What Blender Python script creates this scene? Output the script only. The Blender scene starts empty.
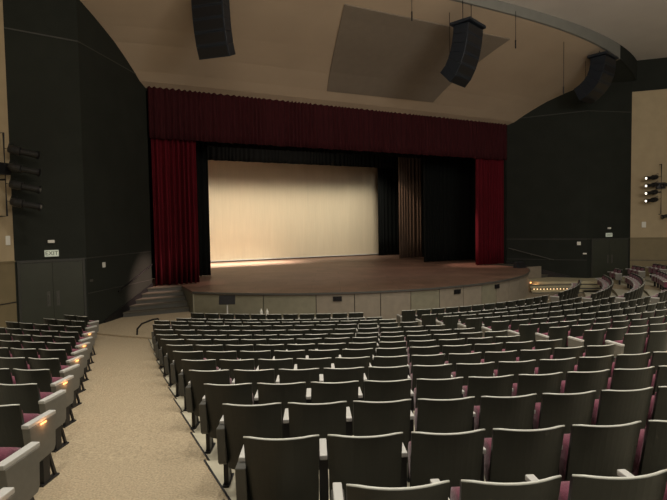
import bpy, bmesh, math, random
from mathutils import Vector, Matrix
random.seed(7)
C = bpy.context.scene.collection
PI = math.pi
ZC = 3.75                                   # eye height above the floor in front of the stage
# ---------------------------------------------------------------- camera
F = 500.0
cam_d = bpy.data.cameras.new('camera'); cam = bpy.data.objects.new('camera', cam_d); C.objects.link(cam)
cam_d.sensor_width = 36; cam_d.lens = F / 667 * 36; cam_d.clip_end = 200; cam_d.clip_start = 0.05
pitch = 0.04775; roll = 0.0155
fw = Vector((0, math.cos(pitch), -math.sin(pitch)))
r0 = Vector((1, 0, 0)); u0 = r0.cross(fw)
rt = r0 * math.cos(roll) - u0 * math.sin(roll)
up = rt.cross(fw)
m3 = Matrix((rt, up, -fw)).transposed()
cam.matrix_world = Matrix.Translation((0, 0, ZC)) @ m3.to_4x4()
bpy.context.scene.camera = cam
def project(p):
    d = Vector(p) - Vector((0, 0, ZC))
    z = d.dot(fw)
    if z < .05: return None
    return (333.5 + F * d.dot(rt) / z, 250 - F * d.dot(up) / z, z)
# ---------------------------------------------------------------- plan of the hall: u along the proscenium, v out into the house
A0 = math.radians(26.8)
U = Vector((math.cos(A0), math.sin(A0), 0)); V = Vector((math.sin(A0), -math.cos(A0), 0))
PC = Vector((1.45, 26.75, 0))
def W(u, v, z=0.0):
    p = PC + U * u + V * v
    return Vector((p.x, p.y, z))
def UV(x, y):
    d = Vector((x, y, 0)) - PC
    return d.dot(U), d.dot(V)
CV = -5.2                                   # centre of all the curved rows, on the axis behind the proscenium
CEN = W(0, CV)
def pol(r, phi):                            # phi measured from the axis, positive towards +u
    return r * math.sin(phi), CV + r * math.cos(phi)
def polW(r, phi, z=0.0):
    u, v = pol(r, phi); return W(u, v, z)
# ---------------------------------------------------------------- materials
def nodes(name):
    m = bpy.data.materials.new(name); m.use_nodes = True
    return m, m.node_tree, m.node_tree.nodes['Principled BSDF']
def mat(name, col, rough=.6, metal=0, spec=.5, noise=0, scale=8, bump=0, coat=0, sheen=0, detail=4, stretch=None):
    m, t, b = nodes(name)
    b.inputs['Base Color'].default_value = (*col, 1); b.inputs['Roughness'].default_value = rough
    b.inputs['Metallic'].default_value = metal; b.inputs['Specular IOR Level'].default_value = spec
    b.inputs['Coat Weight'].default_value = coat; b.inputs['Sheen Weight'].default_value = sheen
    if noise or bump:
        tc = t.nodes.new('ShaderNodeTexCoord'); mp = t.nodes.new('ShaderNodeMapping')
        n = t.nodes.new('ShaderNodeTexNoise'); n.inputs['Scale'].default_value = scale; n.inputs['Detail'].default_value = detail
        t.links.new(tc.outputs['Object'], mp.inputs[0]); t.links.new(mp.outputs[0], n.inputs['Vector'])
        if stretch: mp.inputs['Scale'].default_value = stretch
        if noise:
            r = t.nodes.new('ShaderNodeValToRGB')
            r.color_ramp.elements[0].position = .3; r.color_ramp.elements[1].position = .7
            r.color_ramp.elements[0].color = (*[c * (1 - noise) for c in col], 1)
            r.color_ramp.elements[1].color = (*[min(1, c * (1 + noise)) for c in col], 1)
            t.links.new(n.outputs['Fac'], r.inputs[0]); t.links.new(r.outputs[0], b.inputs['Base Color'])
        if bump:
            bp = t.nodes.new('ShaderNodeBump'); bp.inputs['Strength'].default_value = bump; bp.inputs['Distance'].default_value = .02
            t.links.new(n.outputs['Fac'], bp.inputs['Height']); t.links.new(bp.outputs[0], b.inputs['Normal'])
    return m
def emit(name, col, s):
    m, t, b = nodes(name)
    b.inputs['Base Color'].default_value = (*col, 1)
    b.inputs['Emission Color'].default_value = (*col, 1); b.inputs['Emission Strength'].default_value = s
    return m
M = dict(
    shell=mat('seat_shell', (.0078, .0095, .0068), .42, spec=.5, noise=.12, scale=30, bump=.05),
    highlight=mat('seat_top_highlight', (.62, .63, .58), .3),  # highlight on the dark back's top edge, put into a pale colour
    arm=mat('armrest_grey', (.50, .50, .48), .45),
    mauve=mat('mauve_fabric', (.165, .05, .078), .9, spec=.2, noise=.15, scale=90, bump=.3, sheen=.3),
    panel=mat('end_panel_grey', (.155, .15, .13), .5, noise=.06, scale=20),
    dpanel=mat('end_panel_dark', (.07, .07, .062), .5),
    iron=mat('cast_iron', (.02, .02, .022), .45, metal=.3),
    carpet=mat('tan_carpet', (.37, .305, .21), .95, spec=.1, noise=.26, scale=52, bump=.5, detail=8),
    concrete=mat('painted_concrete', (.46, .43, .33), .7, noise=.08, scale=6),
    floorbase=mat('house_floor', (.22, .18, .12), .9, noise=.1, scale=5),
    strip=mat('nosing_metal', (.05, .05, .055), .4, metal=.6),
    darkwall=mat('charcoal_wall', (.017, .020, .016), .85, spec=.25, noise=.12, scale=1.2, bump=.05),
    line=mat('wall_reveal', (.034, .036, .031), .6),
    door=mat('door_paint', (.031, .036, .025), .5, noise=.08, scale=3),
    beige=mat('beige_plaster', (.42, .34, .215), .8, noise=.05, scale=2, bump=.05),
    olive=mat('olive_wainscot', (.21, .17, .095), .7, noise=.06, scale=3),
    ceil=mat('ceiling_plaster', (.42, .33, .235), .85, noise=.04, scale=.5),
    ceil2=mat('house_ceiling', (.60, .56, .52), .85, noise=.04, scale=.6),
    patch=mat('ceiling_mesh_panel', (.20, .165, .125), .8, noise=.04, scale=3),
    fascia=mat('ceiling_fascia', (.19, .19, .17), .8, noise=.05, scale=2),
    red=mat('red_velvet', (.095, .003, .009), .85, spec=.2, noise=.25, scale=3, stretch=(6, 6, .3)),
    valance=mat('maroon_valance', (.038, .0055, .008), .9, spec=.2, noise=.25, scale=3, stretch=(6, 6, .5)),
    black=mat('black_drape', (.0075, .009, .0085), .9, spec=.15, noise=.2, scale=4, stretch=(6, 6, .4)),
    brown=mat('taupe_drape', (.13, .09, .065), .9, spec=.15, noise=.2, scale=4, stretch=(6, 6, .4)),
    screen=mat('cyc_cloth', (.69, .62, .45), .9, spec=.1, noise=.03, scale=2, stretch=(8, 8, .3)),
    face=mat('stage_face_paint', (.23, .20, .155), .6, noise=.08, scale=4),
    face2=mat('stage_face_paint_olive', (.20, .19, .135), .6, noise=.08, scale=4),
    speaker=mat('speaker_navy', (.006, .011, .019), .5, noise=.1, scale=20),
    blackmetal=mat('black_metal', (.015, .015, .017), .4, metal=.4),
    white=mat('white_plastic', (.75, .75, .70), .5),
    sign=emit('exit_sign_face', (.55, .60, .50), .25),
    signtext=mat('sign_lettering', (.10, .13, .08), .6),
    glow=emit('aisle_light_lens', (1.0, .34, .10), 3),
    bulb=emit('step_bulb', (1.0, .66, .34), 2.2),
    lens=emit('fixture_lens', (1.0, .90, .72), 2.5),
    dimlens=mat('fixture_glass', (.25, .24, .22), .15), fixture=mat('fixture_grey', (.03, .03, .03), .35, metal=.5),
)
# stage boards: warm brown planks
def wood():
    m, t, b = nodes('stage_boards')
    tc = t.nodes.new('ShaderNodeTexCoord'); mp = t.nodes.new('ShaderNodeMapping'); mp.inputs['Rotation'].default_value = (0, 0, 0)
    br = t.nodes.new('ShaderNodeTexBrick'); br.inputs['Scale'].default_value = 1
    br.inputs['Brick Width'].default_value = 2.4; br.inputs['Row Height'].default_value = 1.2; br.inputs['Mortar Size'].default_value = .008
    br.inputs['Color1'].default_value = (.15, .088, .062, 1); br.inputs['Color2'].default_value = (.19, .115, .08, 1); br.inputs['Mortar'].default_value = (.05, .03, .02, 1)
    n = t.nodes.new('ShaderNodeTexNoise'); n.inputs['Scale'].default_value = 1.3; n.inputs['Detail'].default_value = 8
    mx = t.nodes.new('ShaderNodeMix'); mx.data_type = 'RGBA'; mx.blend_type = 'OVERLAY'; mx.inputs[0].default_value = .5
    t.links.new(tc.outputs['Object'], mp.inputs[0]); t.links.new(mp.outputs[0], br.inputs['Vector']); t.links.new(mp.outputs[0], n.inputs['Vector'])
    t.links.new(br.outputs['Color'], mx.inputs[6]); t.links.new(n.outputs['Fac'], mx.inputs[7]); t.links.new(mx.outputs[2], b.inputs['Base Color'])
    b.inputs['Roughness'].default_value = .5
    return m
M['wood'] = wood()
# ---------------------------------------------------------------- mesh helpers
def link(name, bm, mats, parent=None, loc=None, smooth=False):
    me = bpy.data.meshes.new(name)
    bmesh.ops.recalc_face_normals(bm, faces=bm.faces)
    bm.to_mesh(me); bm.free()
    if not isinstance(mats, (list, tuple)): mats = [mats]
    for m in mats: me.materials.append(m)
    if smooth:
        for p in me.polygons: p.use_smooth = True
    o = bpy.data.objects.new(name, me); C.objects.link(o)
    if parent: o.parent = parent
    if loc is not None: o.location = loc
    return o
def tag(o, label=None, cat=None, group=None, kind=None):
    if label: o['label'] = label
    if cat: o['category'] = cat
    if group: o['group'] = group
    if kind: o['kind'] = kind
    return o
def empty(name, loc, rz=0):
    o = bpy.data.objects.new(name, None); o.empty_display_size = .1; C.objects.link(o)
    o.location = loc; o.rotation_euler = (0, 0, rz); return o
def hexa(bm, b, t, mi=0):
    """closed box from four bottom and four top points"""
    vs = [bm.verts.new(p) for p in list(b) + list(t)]
    n = len(b)
    fs = [bm.faces.new(vs[:n][::-1]), bm.faces.new(vs[n:])]
    for i in range(n):
        j = (i + 1) % n
        fs.append(bm.faces.new((vs[i], vs[j], vs[n + j], vs[n + i])))
    for f in fs: f.material_index = mi
    return vs
def box(bm, x0, x1, y0, y1, z0, z1, mi=0, mx=None):
    b = [Vector(p) for p in ((x0, y0, z0), (x1, y0, z0), (x1, y1, z0), (x0, y1, z0))]
    t = [p + Vector((0, 0, z1 - z0)) for p in b]
    if mx is not None: b = [mx @ p for p in b]; t = [mx @ p for p in t]
    return hexa(bm, b, t, mi)
def prism(bm, pts, z0, z1, mi=0):
    return hexa(bm, [Vector((p[0], p[1], z0)) for p in pts], [Vector((p[0], p[1], z1)) for p in pts], mi)
def tube(bm, pts, r, n=8, mi=0):
    pts = [Vector(p) for p in pts]; rings = []
    for i, p in enumerate(pts):
        d = (pts[min(i + 1, len(pts) - 1)] - pts[max(i - 1, 0)]).normalized()
        a = d.cross(Vector((0, 0, 1)))
        if a.length < .05: a = d.cross(Vector((1, 0, 0)))
        a.normalize(); b = d.cross(a)
        rr = r[i] if isinstance(r, (list, tuple)) else r
        rings.append([bm.verts.new(p + (a * math.cos(2 * PI * k / n) + b * math.sin(2 * PI * k / n)) * rr) for k in range(n)])
    for i in range(len(rings) - 1):
        for k in range(n):
            f = bm.faces.new((rings[i][k], rings[i][(k + 1) % n], rings[i + 1][(k + 1) % n], rings[i + 1][k])); f.material_index = mi
    for ring in (rings[0][::-1], rings[-1]):
        f = bm.faces.new(ring); f.material_index = mi
def bevel(bm, w=.005, seg=2):
    bmesh.ops.bevel(bm, geom=[e for e in bm.edges], offset=w, segments=seg, profile=.6, affect='EDGES', clamp_overlap=True)
def wallbox(a, b, th, z0, z1, side=1):
    """points of a wall between plan points a and b, thickened away from the room"""
    d = (b - a); d.z = 0; n = Vector((-d.y, d.x, 0)).normalized() * th * side
    bot = [Vector((p.x, p.y, z0)) for p in (a, b, b + n, a + n)]
    top = [Vector((p.x, p.y, z1)) for p in (a, b, b + n, a + n)]
    return bot, top
# ---------------------------------------------------------------- rows
ROWS = [('a', 29.08, 1.235), ('b', 28.18, 1.372), ('c', 27.23, 1.489), ('d', 26.29, 1.612), ('e', 25.32, 1.747), ('f', 24.31, 1.888),
        ('g', 23.38, 2.0), ('h', 22.49, 2.11), ('i', 21.55, 2.225), ('j', 20.63, 2.338), ('k', 19.60, 2.45), ('l', 18.515, 2.557),
        ('m', 17.35, 2.689), ('n', 16.1, 2.85), ('o', 14.72, 2.93)]
SH = .82                                    # height of a seat back
def zf(i): return max(0.0, ZC - ROWS[i][2] - SH)
lineBL = lambda v: -11.62 - .0657 * (v - 8.22)      # left edge of seats in the main block
lineAR = lambda v: -13.25 - .049 * (v - 5.92)       # right edge of seats in the left block
lineBR = lambda v: -4.62 - .134 * (v - 8.88)
lineCL = lambda v: -3.5 - .135 * (v - 8.07)
def phi_on(r, line):
    phi = 0.0
    for _ in range(30):
        u, v = pol(r, phi)
        phi = math.asin(max(-.99, min(.99, line(v) / r)))
    return phi
def phi_max(r): return math.radians(59) if r < 17.8 else math.radians(45) + math.asin(4.6 / r)
# terraces: terrace i spans r_i-? .. r_i+.22 ; row a has wider ones behind it
bounds = []
for i in range(len(ROWS)):
    r = ROWS[i][1]
    outer = r + .24
    inner = (ROWS[i + 1][1] + .24) if i + 1 < len(ROWS) else r - 1.0
    bounds.append((inner, outer, zf(i)))
extra = [(29.24, 30.2, zf(0) + .13), (30.2, 31.15, zf(0) + .26), (31.15, 32.1, zf(0) + .39), (32.1, 33.1, zf(0) + .52), (33.1, 36.5, zf(0) + .65)]
fl = bmesh.new()
def sector(bm, r0_, r1_, p0, p1, z0, z1, mi, r_skew0=0, r_skew1=0):
    n = max(2, int(abs(p1 - p0) * r1_ / .6))
    inn = [polW(r0_, p0 + r_skew0 + (p1 + r_skew1 - p0 - r_skew0) * k / n) for k in range(n + 1)]
    out = [polW(r1_, p0 + (p1 - p0) * k / n) for k in range(n + 1)]
    def vz(p, z): return bm.verts.new((p.x, p.y, z))
    it = [vz(p, z1) for p in inn]; ot = [vz(p, z1) for p in out]; ib = [vz(p, z0) for p in inn]; ob = [vz(p, z0) for p in out]
    fs = []
    for k in range(n):
        fs += [bm.faces.new((it[k], it[k + 1], ot[k + 1], ot[k])), bm.faces.new((ib[k], ob[k], ob[k + 1], ib[k + 1])),
               bm.faces.new((ib[k], ib[k + 1], it[k + 1], it[k])), bm.faces.new((ob[k], ot[k], ot[k + 1], ob[k + 1]))]
    fs += [bm.faces.new((ib[0], it[0], ot[0], ob[0])), bm.faces.new((ib[-1], ob[-1], ot[-1], it[-1]))]
    for f in fs: f.material_index = mi
strips = bmesh.new()
for (ri, ro, z) in bounds + extra:
    if z < .02: continue
    e = [phi_on(ro, lineAR), phi_on(ro, lineBL), phi_on(ro, lineBR), phi_on(ro, lineCL)]
    ei = [phi_on(ri, lineAR), phi_on(ri, lineBL), phi_on(ri, lineBR), phi_on(ri, lineCL)]
    mg = .02
    pA = [-phi_max(ro), e[0] - .06 / ro, e[1] + .06 / ro, e[2] + .03 / ro, e[3] - .03 / ro]
    pI = [-phi_max(ri), ei[0] + .02 / ri, ei[1] - .06 / ri, ei[2] + .03 / ri, ei[3] - .03 / ri]
    full = pA + [-p for p in pA[::-1]]; fulli = pI + [-p for p in pI[::-1]]
    for k in range(9):
        mi = 1 if k in (1, 3, 5, 7) else 0
        if mi == 1 and z < .15: pass
        sector(fl, ri, ro, full[k], full[k + 1], -.1, z, mi, fulli[k] - full[k], fulli[k + 1] - full[k + 1])
    # dark metal edging where the carpet meets the concrete
    for k in (2,):
        for (a, ai) in ((full[k], fulli[k]),):
            p = polW(ro, a, z); q = polW(ri, ai, z); d = (q - p).normalized(); nn = Vector((-d.y, d.x, 0)) * .008
            hexa(strips, [p - nn, q - nn, q + nn, p + nn], [x + Vector((0, 0, .012)) for x in (p - nn, q - nn, q + nn, p + nn)])
base = [W(-26, 26), W(-24, 16), W(-16.2, 4.2), W(-13.3, 3.5), W(-10.8, -.3), W(10.8, -.3), W(13.4, 3.5), W(16.4, 4.2), W(24, 16), W(26, 26), W(10, 34), W(-14, 34)]
prism(fl, base, -.3, 0, 2)
tag(link('floor', fl, [M['concrete'], M['carpet'], M['floorbase']]), kind='structure')
tag(link('trim_1', strips, M['strip']), kind='structure')
# ---------------------------------------------------------------- seats
HW = .248
def backpt(s, z, off=0.0):
    """s -1..1 across, z height; local +y faces the stage"""
    t = (z - .22) / (SH - .22)
    w = HW * (.955 + .045 * t)
    return Vector((s * w, .13 * (1 - t) - .066 * (1 - s * s) + off, z))
def back_bm(off0, off1, z0, z1, inset=0.0, mi=0, bm=None, nx=6, nz=3, corner=.02):
    bm = bm or bmesh.new()
    grids = []
    for off in (off0, off1):
        g = []
        for j in range(nz + 1):
            z = z0 + (z1 - z0) * j / nz
            row = []
            for i in range(nx + 1):
                s = -1 + 2 * i / nx
                zz = z
                if j == nz and i in (0, nx): zz -= corner
                if j == 0 and i in (0, nx): zz += corner
                row.append(bm.verts.new(backpt(s * (1 - inset), zz, off)))
            g.append(row)
        grids.append(g)
    a, b = grids
    fs = []
    for j in range(nz):
        for i in range(nx):
            fs.append(bm.faces.new((a[j][i], a[j][i + 1], a[j + 1][i + 1], a[j + 1][i])))
            fs.append(bm.faces.new((b[j][i], b[j + 1][i], b[j + 1][i + 1], b[j][i + 1])))
    for i in range(nx):
        fs.append(bm.faces.new((a[0][i], b[0][i], b[0][i + 1], a[0][i + 1])))
        fs.append(bm.faces.new((a[nz][i], a[nz][i + 1], b[nz][i + 1], b[nz][i])))
    for j in range(nz):
        fs.append(bm.faces.new((a[j][0], a[j + 1][0], b[j + 1][0], b[j][0])))
        fs.append(bm.faces.new((a[j][nx], b[j][nx], b[j + 1][nx], a[j + 1][nx])))
    for f in fs: f.material_index = mi
    return bm
def highlight_bm(bm=None, mi=0, n=10, k=6):  # thin tube along the top edge, shaped to carry the painted highlight
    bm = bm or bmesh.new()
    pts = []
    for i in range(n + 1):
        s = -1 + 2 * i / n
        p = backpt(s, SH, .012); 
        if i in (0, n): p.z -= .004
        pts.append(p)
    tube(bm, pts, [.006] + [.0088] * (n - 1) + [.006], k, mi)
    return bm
def cushion_bm(bm=None, mi=0):
    """the folded-up seat: a rounded upholstered slab standing in front of the back"""
    own = bm is None; bm = bm or bmesh.new()
    prof = [(.150, .36), (.165, .32), (.25, .30), (.33, .38), (.365, .52), (.355, .60), (.31, .625), (.26, .642), (.20, .637), (.165, .60), (.155, .5)]
    xs = [(-.205, .82), (-.195, 1), (.195, 1), (.205, .82)]
    cy, cz = .25, .47; rings = []
    for x, k in xs:
        rings.append([bm.verts.new((x, cy + (y - cy) * k, cz + (z - cz) * k)) for y, z in prof])
    n = len(prof)
    for a, b in zip(rings, rings[1:]):
        for i in range(n):
            f = bm.faces.new((a[i], a[(i + 1) % n], b[(i + 1) % n], b[i])); f.material_index = mi
    for r in (rings[0][::-1], rings[-1]):
        f = bm.faces.new(r); f.material_index = mi
    return bm
def arm_bm(side, bm=None, mi=0, bev=True, full=False):
    bm2 = bmesh.new()
    x = side * .2775
    h_ = .034 if full else .026; box(bm2, x - h_, x + h_, .02 if full else .12, .40, .595, .63)
    if bev: bevel(bm2, .008, 2)
    if bm is None: return bm2
    for f in bm2.faces: f.material_index = mi
    me = bpy.data.meshes.new('t'); bm2.to_mesh(me); bm2.free()
    n0 = len(bm.faces); bm.from_mesh(me); bpy.data.meshes.remove(me)
    bm.faces.ensure_lookup_table()
    for f in bm.faces[n0:]: f.material_index = mi
    return bm
def leg_bm(side, bm=None, mi=0):
    bm = bm or bmesh.new(); x = side * .2775
    box(bm, x - .021, x + .021, .21, .30, 0.012, .24, mi); box(bm, x - .031, x + .031, .18, .30, .241, .594, mi)
    box(bm, x - .03, x + .03, .18, .42, 0.0, .016, mi)
    hexa(bm, [Vector((x - .012, .38, .012)), Vector((x + .012, .38, .012)), Vector((x + .012, .41, .012)), Vector((x - .012, .41, .012))],
             [Vector((x - .012, .29, .30)), Vector((x + .012, .29, .30)), Vector((x + .012, .315, .30)), Vector((x - .012, .315, .30))], mi)
    return bm
def panel_bm(side):
    bm = bmesh.new(); x = side * .2775
    a, b = x - .036, x + .036
    prof = [(.03, .595), (.39, .595), (.375, .31), (.35, .27), (.11, .245), (.07, .28)]
    l = [Vector((a, y, z)) for y, z in prof]; r = [Vector((b, y, z)) for y, z in prof]
    hexa(bm, l, r); bevel(bm, .004, 1)
    return bm
MESH = {}
def getmesh(key, fn, m, smooth=False):
    if key not in MESH:
        bm = fn(); bmesh.ops.recalc_face_normals(bm, faces=bm.faces)
        me = bpy.data.meshes.new(key); bm.to_mesh(me); bm.free()
        for x in (m if isinstance(m, list) else [m]): me.materials.append(x)
        for p in me.polygons: p.use_smooth = smooth
        MESH[key] = me
    return MESH[key]
def part(name, me, parent):
    o = bpy.data.objects.new(name, me); C.objects.link(o); o.parent = parent; return o
def shell_full():
    bm = back_bm(0, .024, .20, SH, corner=.008, nx=12); return bm
def pad_full():
    return back_bm(.026, .075, .36, SH - .055, inset=.10, nx=8, nz=4, corner=.02)
def pan_bm():
    bm = bmesh.new()
    hexa(bm, [Vector((-.20, .13, .285)), Vector((.20, .13, .285)), Vector((.20, .26, .265)), Vector((-.20, .26, .265))],
             [Vector((-.20, .14, .33)), Vector((.20, .14, .33)), Vector((.20, .27, .30)), Vector((-.20, .27, .30))])
    return bm
PARTS = [('backrest', shell_full, 'shell', False), ('top_highlight', highlight_bm, 'highlight', True), ('back_cushion', pad_full, 'mauve', False),
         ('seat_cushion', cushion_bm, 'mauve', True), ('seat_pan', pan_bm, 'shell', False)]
def simple_bm(last, bm=None):
    bm = back_bm(0, .06, .26, SH, nx=4, nz=1, bm=bm, mi=0)
    for f in list(bm.faces): pass
    highlight_bm(bm, 1, 6, 5)
    # mauve pad on the front
    n0 = len(bm.faces)
    back_bm(.061, .085, .36, SH - .05, inset=.12, mi=2, bm=bm, nx=4, nz=1)
    box(bm, -.185, .185, .2, .33, .32, .63, 2)
    for sd in ((-1, 1) if last else (-1,)):
        x = sd * .2775
        box(bm, x - .03, x + .03, .03, .40, .595, .63, 3)
        box(bm, x - .02, x + .02, .1, .19, 0, .6, 4)
    return bm
ORD = ['zeroth', 'first', 'second', 'third', 'fourth', 'fifth', 'sixth', 'seventh', 'eighth', 'ninth', 'tenth', 'eleventh', 'twelfth', 'thirteenth',
       'fourteenth', 'fifteenth', 'sixteenth', 'seventeenth', 'eighteenth', 'nineteenth', 'twentieth', 'twenty-first', 'twenty-second', 'twenty-third',
       'twenty-fourth', 'twenty-fifth', 'twenty-sixth', 'twenty-seventh', 'twenty-eighth']
SEATS = []      # (block, row, k from aisle, u.. loc, rot, first, last)
PITCH = .555
# image-measured start of each row of the main block (x of first seat's left edge at the row's depth)
START = {'a': .051, 'b': -.605, 'c': -.955, 'd': -1.36, 'e': -1.80, 'f': -2.21, 'g': -2.645, 'h': -3.07, 'i': -3.52, 'j': -3.957, 'k': -4.41, 'l': -4.885, 'm': -5.32, 'n': -5.05, 'o': -5.0}
def place(block, ri, name, z, p_start, p_end, from_start, aisle_at_start, both=False, cap=99):
    L = (p_end - p_start) * ROWS[ri][1]
    n = min(cap, int(L / PITCH + .25))
    if n < 1: return
    dp = PITCH / ROWS[ri][1]
    if both: dp = (p_end - p_start) / n
    for k in range(n):
        phi = (p_start + dp * (k + .5)) if from_start else (p_end - dp * (k + .5))
        p = polW(ROWS[ri][1], phi, z)
        rot = A0 + phi + 0.0
        # forward is towards the centre
        d = CEN - p; rot = math.atan2(d.y, d.x) - PI / 2
        left_end = (k == 0) if from_start else (k == n - 1)
        right_end = (k == n - 1) if from_start else (k == 0)
        idx = (k + 1) if (aisle_at_start == from_start) else (n - k)
        SEATS.append(dict(block=block, row=ri, k=idx, loc=p, rot=rot, L=left_end, R=right_end))
def phi_of_x(r, X):
    # point on the circle of radius r about CEN with world x = X, near side
    dx = X - CEN.x; y = CEN.y - math.sqrt(r * r - dx * dx)
    u, v = UV(X, y)
    return math.atan2(u, v - CV)
for i, (nm, r, zt) in enumerate(ROWS):
    z = zf(i)
    g = .035 / r
    pB = phi_of_x(r, START[nm]) - g
    place('B', i, nm, z, pB, phi_on(r, lineBR) + g, True, True)
    pa = phi_on(r, lineCL)
    place('C', i, nm, z, pa, -pa, True, True, both=True)
    place('D', i, nm, z, -phi_on(r, lineBR), max(-phi_on(r, lineBL), math.radians(46.5)) if nm != 'o' else math.radians(40), True, True)
    cap = {'m': 2, 'l': 3, 'k': 5, 'j': 8}.get(nm, 99)
    if nm not in 'no':
        place('A', i, nm, z, -phi_max(r) + .9 / r, phi_on(r, lineAR), False, False, cap=cap)
        place('E', i, nm, z, max(-phi_on(r, lineAR), math.radians(51)), phi_max(r) - .9 / r, True, True, cap=cap)
vis = []
for s in SEATS:
    pr = project(s['loc'] + Vector((0, 0, SH)))
    pm = project(s['loc'] + Vector((0, 0, .5)))
    s['ok'] = False
    if pr is None or pm is None: continue
    w = (.55 if s['block'] == 'A' else .3) * F / pr[2]
    if pr[0] > -w and pr[0] < 667 + w and pr[1] < (545 if s['block'] == 'A' else 500):
        s['ok'] = True; s['d'] = pr[2]; vis.append(s)
vis.sort(key=lambda s: s['d'])
near = vis[:300]; far = vis[300:]
print('SEATS total', len(SEATS), 'in view', len(vis), 'near depth', near[-1]['d'])
BN = {'A': 'left block by the left wall', 'B': 'block right of carpeted aisle', 'C': 'middle block past the second aisle', 'D': 'block past the third aisle', 'E': 'far right block'}
GR = {'A': 'auditorium seats in the left block', 'B': 'auditorium seats right of the carpeted aisle', 'C': 'auditorium seats in the centre block',
      'D': 'auditorium seats in the right block', 'E': 'auditorium seats in the far right block'}
LBL = {'A': 'left block seat, {k} from the carpeted aisle, {r} row from the stage',
       'B': 'dark-backed seat, {k} right of the carpeted aisle, {r} row from the stage',
       'C': 'centre block seat beyond the second aisle, {k} from its left end, {r} stage row',
       'D': 'right block seat past third aisle, {k} from its left end, {r} stage row',
       'E': 'far right block seat, {k} from its aisle end, {r} row from the stage'}
SMOOTH = {'top_highlight', 'seat_cushion'}
for s in near:
    e = empty('auditorium_seat', s['loc'], s['rot'])
    rowfront = len(ROWS) - s['row']
    if s['block'] in 'AE': rowfront -= 2
    tag(e, LBL[s['block']].format(k=ORD[s['k']], r=ORD[rowfront]), 'seat', GR[s['block']])
    if s['d'] < 13.5:
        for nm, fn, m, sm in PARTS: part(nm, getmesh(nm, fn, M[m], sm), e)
        sides = [-1] + ([1] if s['R'] else [])
        for sd in sides:
            endseat = ((sd == -1 and s['L']) or (sd == 1 and s['R'])) and s['block'] != 'B'
            part('armrest', getmesh('armrest%d%d' % (sd, endseat), lambda sd=sd, q=endseat: arm_bm(sd, full=q), M['arm']), e)
            part('leg', getmesh('leg%d' % sd, lambda sd=sd: leg_bm(sd), M['iron']), e)
            end = (sd == -1 and s['L']) or (sd == 1 and s['R'])
            if end:
                pm = 'dpanel' if s['block'] == 'B' else 'panel'
                ep = part('end_panel', getmesh('end_panel%d%s' % (sd, pm), lambda sd=sd: panel_bm(sd), M[pm]), e)
                if s['block'] == 'A' and s['row'] % 2 == 0 and sd == 1:
                    def glow_bm():
                        b = bmesh.new(); box(b, .3136, .319, .17, .25, .575, .588); return b
                    part('aisle_light', getmesh('aisle_light', glow_bm, M['glow']), ep)
                    lp = bpy.data.lights.new('aisle_glow', 'POINT'); lp.energy = .32; lp.color = (1, .45, .18); lp.shadow_soft_size = .02
                    lo = bpy.data.objects.new('aisle_glow', lp); C.objects.link(lo); lo.parent = e; lo.location = (.345, .21, .575)
    else:
        last = s['R']
        me = getmesh('seat_simple%d' % last, lambda last=last: simple_bm(last), [M['shell'], M['highlight'], M['mauve'], M['arm'], M['iron']])
        b = part('seat_body', me, e)
        # single-mesh seats stay a thing of their own: put the mesh on the top level
        b.parent = None; b.location = s['loc']; b.rotation_euler = (0, 0, s['rot']); b.name = 'auditorium_seat'
        for kx in ('label', 'category', 'group'): b[kx] = e[kx]
        bpy.data.objects.remove(e)
        if s['L'] or s['R']:
            sd = -1 if s['L'] else 1
            part('end_panel', getmesh('end_panel%d' % sd, lambda sd=sd: panel_bm(sd), M['panel']), b)
# the remaining, farthest seats: one object
bmf = bmesh.new(); proto = {}
for last in (True, False):
    proto[last] = getmesh('seat_simple%d' % last, lambda last=last: simple_bm(last), [M['shell'], M['highlight'], M['mauve'], M['arm'], M['iron']])
for s in far:
    n0 = len(bmf.verts)
    bmf.from_mesh(proto[s['R']])
    bmf.verts.ensure_lookup_table()
    mx = Matrix.Translation(s['loc']) @ Matrix.Rotation(s['rot'], 4, 'Z')
    for v in bmf.verts[n0:]: v.co = mx @ v.co
    if s['L']:
        for i in range(1):
            box(bmf, -.30, -.25, .03, .37, .26, .595, 5, mx)
if far:
    tag(link('distant_auditorium_seat', bmf, [M['shell'], M['highlight'], M['mauve'], M['arm'], M['iron'], M['panel']]),
        'farthest rows of dark seats near the stage and along the right side', 'seats', 'distant seats', 'stuff')
# ---------------------------------------------------------------- walls
ZT = 14.0
def z_ceil(v):
    T = [(-1, 9.85), (.17, 9.85), (.95, 10.45), (1.85, 11.0), (2.8, 11.42), (3.8, 11.78), (5, 12.2), (7, 12.78), (9.5, 12.9), (40, 13.0)]
    for (a, za), (b, zb) in zip(T, T[1:]):
        if v <= b: return za + (zb - za) * (v - a) / (b - a)
    return T[-1][1]
L0, L1, L2 = (-10.62, 0), (-13.2, 3.7), (-15.3, 4.05)
R0, R1, R2 = (10.62, 0), (13.2, 3.7), (16.05, 4.5)
L3 = (-25, 15.0); R3 = (27, 15.5)
def wallstrip(name, segs, m, z0, z1, th=.3):
    bm = bmesh.new()
    for a, b in segs:
        A, B = W(*a), W(*b)
        mid = (A + B) / 2; inside = W(0, 10)
        d = B - A; n = Vector((-d.y, d.x, 0))
        side = -1 if n.dot(inside - mid) > 0 else 1
        bo, to = wallbox(A, B, th, z0, z1, side); hexa(bm, bo, to)
    return tag(link(name, bm, m), kind='structure')
wallstrip('wall_left', [(L0, L1), (L1, L2)], M['darkwall'], -.3, ZT)
wallstrip('wall_right', [(R0, R1), (R1, R2)], M['darkwall'], -.3, ZT)
wallstrip('wall_house_left', [(L2, L3)], M['beige'], 2.75, 11.4)
wallstrip('wall_house_left_lower', [(L2, L3)], M['olive'], -.3, 2.75)
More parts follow.
